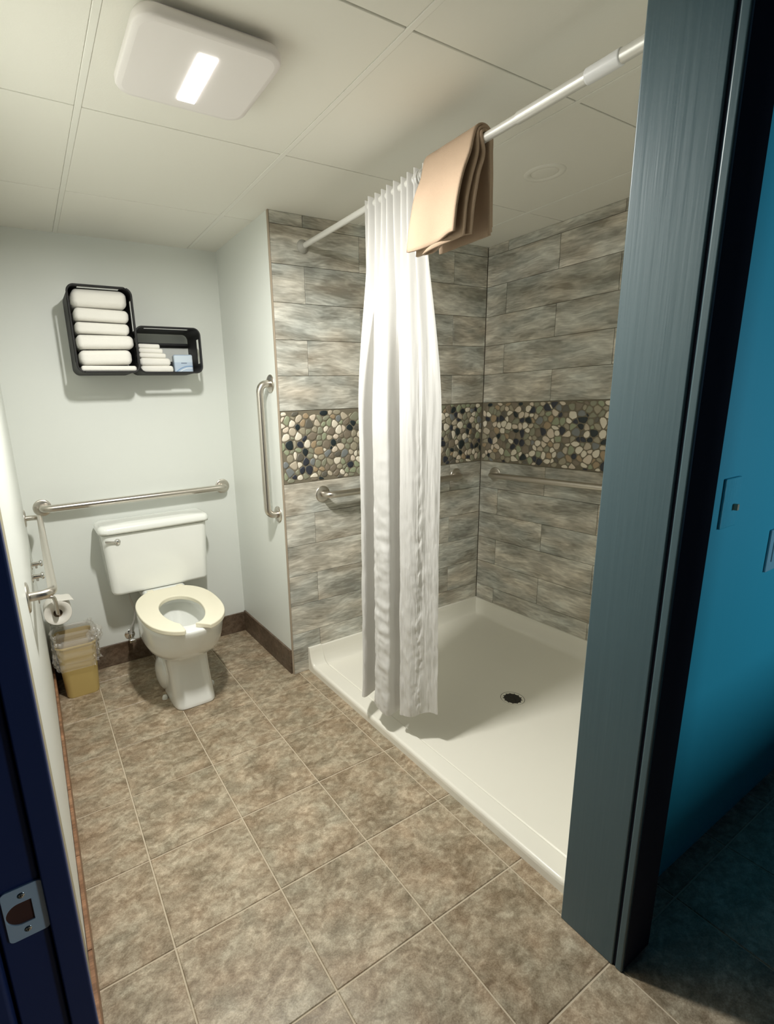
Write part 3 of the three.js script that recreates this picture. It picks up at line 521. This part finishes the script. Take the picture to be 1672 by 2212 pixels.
function softBox(w, h, d, r, amp, s) {
  const g = mergeVertices(new RoundedBoxGeometry(w, h, d, 7, Math.min(r, h / 2.05))); const P = g.attributes.position;
  for (let i = 0; i < P.count; i++) { const x = P.getX(i), y = P.getY(i), z = P.getZ(i), k = fbm(x * 22 + s, z * 22 + y * 8, s, 3) - 0.5, e = fbm(z * 14 + 5, y * 40, s + 3, 2) - 0.5; P.setXYZ(i, x + amp * e * 1.4, y + amp * k * Math.sign(y) * 0.7 - amp * 0.5 * Math.sin(x / w * 4 + s), z + amp * (fbm(x * 18, y * 30, s + 9, 2) - 0.5) * 1.6); }
  g.computeVertexNormals(); return planarUV(g, 0, 1, 6, 6);
}
{
  const spec = [[0.028, 'lowest', 'thin white towel at the bottom of the tall bin'], [0.068, '', 'white rolled towel second from the bottom in the tall bin'], [0.062, '', 'white rolled towel third from the bottom, bulging right'], [0.053, '', 'white rolled towel third from the top in the tall bin'], [0.056, '', 'white rolled towel second from the top in the tall bin'], [0.080, '', 'thick white rolled towel at the top of the tall bin']];
  let y = 1.5365;
  spec.forEach(([h, , label], i) => {
    const m = single('towel', softBox([0.236, 0.222, 0.238, 0.224, 0.226, 0.228][i], h - 0.0045, 0.2, h * 0.34, 0.0045, 11 + i * 5), M.terry, label, 'towel', 'white towels in the tall wall bin');
    m.position.set(0.4155 + [0.002, -0.004, 0.0015, -0.002, 0.001, -0.002][i], y + h / 2, 0.126 + [0.008, 0, 0.006, 0, 0.002, 0.004][i]); y += h + 0.0005;
  });
  const spec2 = [[0.031, 0.155, 'white washcloth at the bottom of the low bin stack'], [0.036, 0.145, 'white washcloth second from bottom in low bin stack'], [0.022, 0.125, 'white washcloth in the middle of the low bin stack'], [0.021, 0.112, 'white washcloth second from top in low bin stack'], [0.021, 0.1, 'white washcloth on top of the low bin stack']];
  y = 1.5365;
  spec2.forEach(([h, w, label], i) => {
    const m = single('washcloth', softBox(w, h, 0.13, h * 0.4, 0.002, 61 + i * 7), M.terry, label, 'washcloth', 'white washcloths in the low wall bin');
    m.position.set(0.5615 + w / 2 + 0.002, y + h / 2, 0.12); y += h - 0.0003;
  });
  const cv = document.createElement('canvas'); cv.width = 256; cv.height = 256; const c = cv.getContext('2d');
  c.fillStyle = '#b4c4d6'; c.fillRect(0, 0, 256, 256); c.fillStyle = '#c9d6e2'; c.fillRect(0, 20, 256, 90);
  c.strokeStyle = '#7f9cc0'; c.lineWidth = 16; c.beginPath(); c.moveTo(20, 250); c.quadraticCurveTo(120, 150, 250, 170); c.stroke(); c.strokeStyle = '#e4ebf2'; c.lineWidth = 9; c.beginPath(); c.moveTo(60, 255); c.quadraticCurveTo(140, 180, 250, 195); c.stroke();
  c.fillStyle = '#41506e'; c.fillRect(95, 118, 78, 9);
  const tex = new THREE.CanvasTexture(cv); tex.colorSpace = THREE.SRGBColorSpace;
  const g = rbox(-0.046, 0.046, 0, 0.086, -0.03, 0.03, 0.008, 4); planarUV(g, 0, 1, 1 / 0.092, 1 / 0.086, 0.5, 0);
  const pk = single('soap_packet', g, std({ map: tex, roughness: 0.35 }), 'light blue packet beside the washcloths in the low bin', 'packet'); pk.position.set(0.778, 1.5362, 0.135); pk.rotation.y = -0.1;
}

// ------------------------------------------------------------------ shower pan
{
  const p = thing('shower_pan', 'cream acrylic shower pan with low threshold and drain', 'shower pan', [1.1366, 0, ZT + 0.0005]);
  const W = XR - 1.1366 - 0.001, D = ZF - ZT - 0.001, hp = 0.1235;
  const axis = (L, dense) => { const a = new Set(); for (let i = 0; i <= 60; i++) a.add(+(L * i / 60).toFixed(5)); for (const [c, w] of dense) for (let i = 0; i <= 24; i++) { const x = c - w + 2 * w * i / 24; if (x > 0 && x < L) a.add(+x.toFixed(5)); } a.add(+L.toFixed(5)); return [...a].sort((m, n) => m - n); };
  const ax = axis(W, [[0.01, 0.012], [0.08, 0.012], [W - 0.05, 0.05]]), az = axis(D, [[0.04, 0.042], [D - 0.05, 0.05]]);
  const dr = [0.629, 0.788];
  const hgt = (x, z) => {
    const lipR = 0.013, lip = x < lipR ? Math.sqrt(Math.max(0, 1 - ((lipR - x) / lipR) ** 2)) : 1;
    let base = 0.024 + 0.016 * lip;                                                 // threshold
    const step = sstep(0.076, 0.085, x); base -= step * 0.006 + 0.005 * Math.exp(-(((x - 0.082) / 0.0045) ** 2)) * (1 - sstep(0.0, 0.02, 0.075 - z));
    const rD = Math.hypot(x - dr[0], z - dr[1]); base -= step * 0.013 * (1 - clamp(rD / 0.85, 0, 1));
    const wall = (t, flat) => t < flat ? 1 : 1 - sstep(0, 1, (t - flat) / 0.05) * 1;
    const cove = t => t < 0.016 ? 1 : t < 0.07 ? Math.pow(1 - (t - 0.016) / 0.054, 3.2) * 0.86 : 0;   // steep upstand with a coved foot
    const bump = z < 0.06 ? 0.005 * (1 - sstep(0.075, 0.08, x)) : 0;
    const up = Math.max(cove(z), cove(D - z), cove(W - x));
    return Math.max(base, base + (hp + bump - base) * up);
  };
  const pos = [], idx = [], nx = ax.length, nz = az.length;
  for (const z of az) for (const x of ax) pos.push(x, hgt(x, z), z);
  for (let j = 0; j < nz - 1; j++) for (let i = 0; i < nx - 1; i++) { const a = j * nx + i; idx.push(a, a + nx, a + 1, a + 1, a + nx, a + nx + 1); }
  const top = new THREE.BufferGeometry(); top.setAttribute('position', new THREE.Float32BufferAttribute(pos, 3)); top.setIndex(idx); top.computeVertexNormals();
  const sp = [], si = []; az.forEach((z, j) => { sp.push(0, hgt(0, z), z, 0, 0, z); if (j) { const a = 2 * (j - 1); si.push(a, a + 1, a + 2, a + 1, a + 3, a + 2); } });
  const o = sp.length / 3; ax.forEach((x, i) => { sp.push(x, hgt(x, D), D, x, 0, D); if (i) { const a = o + 2 * (i - 1); si.push(a, a + 1, a + 2, a + 1, a + 3, a + 2); } });
  const o2 = sp.length / 3; ax.forEach((x, i) => { sp.push(x, hgt(x, 0), 0, x, 0, 0); if (i) { const a = o2 + 2 * (i - 1); si.push(a, a + 1, a + 2, a + 1, a + 3, a + 2); } });
  const skirt = new THREE.BufferGeometry(); skirt.setAttribute('position', new THREE.Float32BufferAttribute(sp, 3)); skirt.setIndex(si); skirt.computeVertexNormals();
  part('basin', mergeGeometries([top, skirt]), Object.assign(M.acrylic, { side: THREE.DoubleSide }), p);
  const yd = hgt(...dr);
  const dn = part('drain', lathe([[0.0001, 0.0006], [0.05, 0.0006], [0.0525, 0.0012], [0.0526, -0.001]], V(dr[0], yd, dr[1]), V(0, 1, 0), 48), M.drain, p, 'dark round drain');
  part('drain_rim', lathe([[0.0526, 0.0004], [0.053, 0.0018], [0.0565, 0.002], [0.0585, 0.0008], [0.059, -0.001]], V(dr[0], yd, dr[1]), V(0, 1, 0), 48), M.acrylic, dn);
  const slots = []; for (let k = 0; k < 3; k++) { const r0 = 0.013 + k * 0.013, n = 5 + k * 4; for (let i = 0; i < n; i++) { const a = i / n * Math.PI * 2; slots.push(cyl(0.0034, 0.0034, V(dr[0] + Math.cos(a) * r0, yd + 0.0004, dr[1] + Math.sin(a) * r0), V(dr[0] + Math.cos(a) * r0, yd + 0.0012, dr[1] + Math.sin(a) * r0), 10)); } }
  part('drain_holes', merge(slots), M.black, dn);
}

// ------------------------------------------------------------------ shower rod, rings, curtain, towel
const RX = 1.209, RY = 2.031;
{
  const r = thing('shower_rod', 'white tension rod across the shower opening', 'curtain rod');
  part('inner_tube', cyl(0.0115, 0.0115, V(RX, RY, ZT + 0.005), V(RX, RY, 1.8), 24), M.rod, r);
  part('outer_tube', cyl(0.0138, 0.0138, V(RX, RY, 1.797), V(RX, RY, ZF - 0.005), 24), M.rod, r);
  part('sleeve', lathe([[0.0138, 0], [0.016, 0.001], [0.0162, 0.004], [0.0162, 0.072], [0.016, 0.075], [0.0138, 0.076]], V(RX, RY, 1.978), V(0, 0, 1), 28), M.plastic, r, 'white plastic sleeve');
  part('end_cap', lathe([[0, 0.026], [0.013, 0.026], [0.015, 0.02], [0.026, 0.008], [0.0285, 0.004], [0.0285, 0]], V(RX, RY, ZT), V(0, 0, 1), 32), std({ color: lin(0.35, 0.34, 0.3), roughness: 0.5 }), r, 'grey end cap');
  part('end_cap', lathe([[0, 0.026], [0.013, 0.026], [0.015, 0.02], [0.026, 0.008], [0.0285, 0.004], [0.0285, 0]], V(RX, RY, ZF), V(0, 0, -1), 32), std({ color: lin(0.35, 0.34, 0.3), roughness: 0.5 }), r, 'grey end cap');
}
{
  const mk = new THREE.TorusGeometry(0.0225, 0.0024, 10, 36);
  const labels = ['clear curtain ring nearest the peach towel', 'clear curtain ring just left of the towel', 'clear curtain ring at the curtain edge'];
  [1.452, 1.437, 1.421].forEach((z, i) => { const t = single('curtain_ring', mk, phy({ color: lin(0.8, 0.8, 0.78), roughness: 0.12, metalness: 0.6 }), labels[i], 'curtain ring', 'curtain rings on the rod'); t.position.set(RX, RY - 0.008, z); t.rotation.y = 0.15 * (i - 1); });
}
{
  const bot = [[1.225, 1.125], [1.16, 1.15], [1.106, 1.205], [1.112, 1.225], [1.175, 1.205], [1.19, 1.215], [1.145, 1.25], [1.122, 1.272], [1.115, 1.31], [1.122, 1.36], [1.17, 1.35], [1.212, 1.345], [1.19, 1.362], [1.166, 1.379], [1.164, 1.4], [1.17, 1.426], [1.19, 1.445], [1.203, 1.4535], [1.219, 1.465], [1.238, 1.483], [1.257, 1.502]];
  const cb = new THREE.CatmullRomCurve3(bot.map(p => V(p[0], 0, p[1])), false, 'catmullrom', 0.5);
  const nP = 9, hemY = u => 0.137 + 0.012 * Math.sin(u * 9) + 0.022 * sstep(0.75, 1, u);
  const fn = (u, v) => {
    const s = sstep(0.02, 0.42, v), b = cb.getPoint(u);
    const tz = 1.16 + 0.31 * u, tx = RX + (0.019 + 0.003 * Math.sin(u * 17)) * Math.sin(u * Math.PI * 2 * nP - 0.8) - 0.004;
    const mid = 1 - 0.14 * Math.sin(Math.PI * clamp((v - 0.2) / 0.8, 0, 1));
    const bx = RX - 0.02 + (b.x - RX + 0.02) * mid;
    let x = mixn(tx, bx, s), z = mixn(tz, b.z, s), y = mixn(2.046 + 0.006 * Math.sin(u * Math.PI * 2 * nP - 0.8 + Math.PI), hemY(u), v);
    const low = sstep(0.3, 0.8, v), near = Math.exp(-(((u - 0.33) / 0.05) ** 2)) + Math.exp(-(((u - 0.84) / 0.045) ** 2)) + 0.6 * Math.exp(-(((u - 0.42) / 0.06) ** 2));
    const pk = near * 0.0075 * low * (fbm(u * 14, v * 75, 41, 3) - 0.5) * 2;
    const cr = 0.013 * low * (fbm(u * 22, v * 26 - u * 12, 47, 3) - 0.5) + 0.007 * (fbm(u * 30, v * 7, 49, 3) - 0.5) * s;
    x += -pk - cr; z += 0.5 * cr + 0.4 * pk;
    return V(x, y, z);
  };
  single('shower_curtain', planarUV(gridSurface(fn, 420, 260), 2, 1, 3, 3), M.curtain, 'white shower curtain bunched to the left on the rod', 'shower curtain');
}
{
  const t = thing('bath_towel', 'peach towel draped over the shower rod', 'towel');
  // path of a layer: from the front bottom over the rod to the back bottom
  const layer = (k, fb, bb, z0, z1, tilt) => {
    const ro = 0.018 + 0.0078 * k, pts = [];
    const F = [[RX - 0.082 - 0.003 * k, fb], [RX - 0.073 - 0.004 * k, fb + 0.07], [RX - 0.052 - 0.006 * k, fb + 0.15], [RX - 0.03 - 0.007 * k, RY - 0.035]];
    for (const p of F) pts.push(V(p[0] + (2 - k) * 0.013, p[1], 0));
    for (let i = 1; i < 6; i++) { const a = Math.PI * (1 - i / 6); pts.push(V(RX + Math.cos(a) * ro, RY + Math.sin(a) * ro, 0)); }
    pts.push(V(RX + ro + 0.001, RY - 0.03, 0), V(RX + ro + 0.006, RY - 0.11, 0), V(RX + ro + 0.011, bb, 0));
    const c = new THREE.CatmullRomCurve3(pts);
    return slab((u, v) => { const p = c.getPoint(u); const front = 1 - sstep(0, 0.42, u); const wob = 0.006 * Math.sin(v * 7 + k * 1.7 + 0.4) * front * front * 1.7 + 0.003 * (fbm(u * 9, v * 5, 81 + k, 2) - 0.5);
      const curl = front > 0.6 ? -0.006 * Math.sin(v * 5.2 + 0.3) * (front - 0.6) / 0.4 : 0;
      return V(p.x + wob, p.y + curl, mixn(z0, z1, v) + tilt * front + 0.003 * (fbm(u * 8, 3 + v, 91 + k, 2) - 0.5)); }, 70, 26, 0.0075);
  };
  part('outer_layer', planarUV(layer(2, 1.795, 1.825, 1.490, 1.686, -0.004), 2, 1, 5, 5), M.peach, t);
  part('middle_layer', planarUV(layer(1, 1.785, 1.81, 1.492, 1.69, 0.0), 2, 1, 5, 5), M.peach, t);
  part('inner_layer', planarUV(layer(0, 1.79, 1.80, 1.494, 1.694, 0.004), 2, 1, 5, 5), M.peach, t);
}

shadows(scene);
renderer.render(scene, camera);
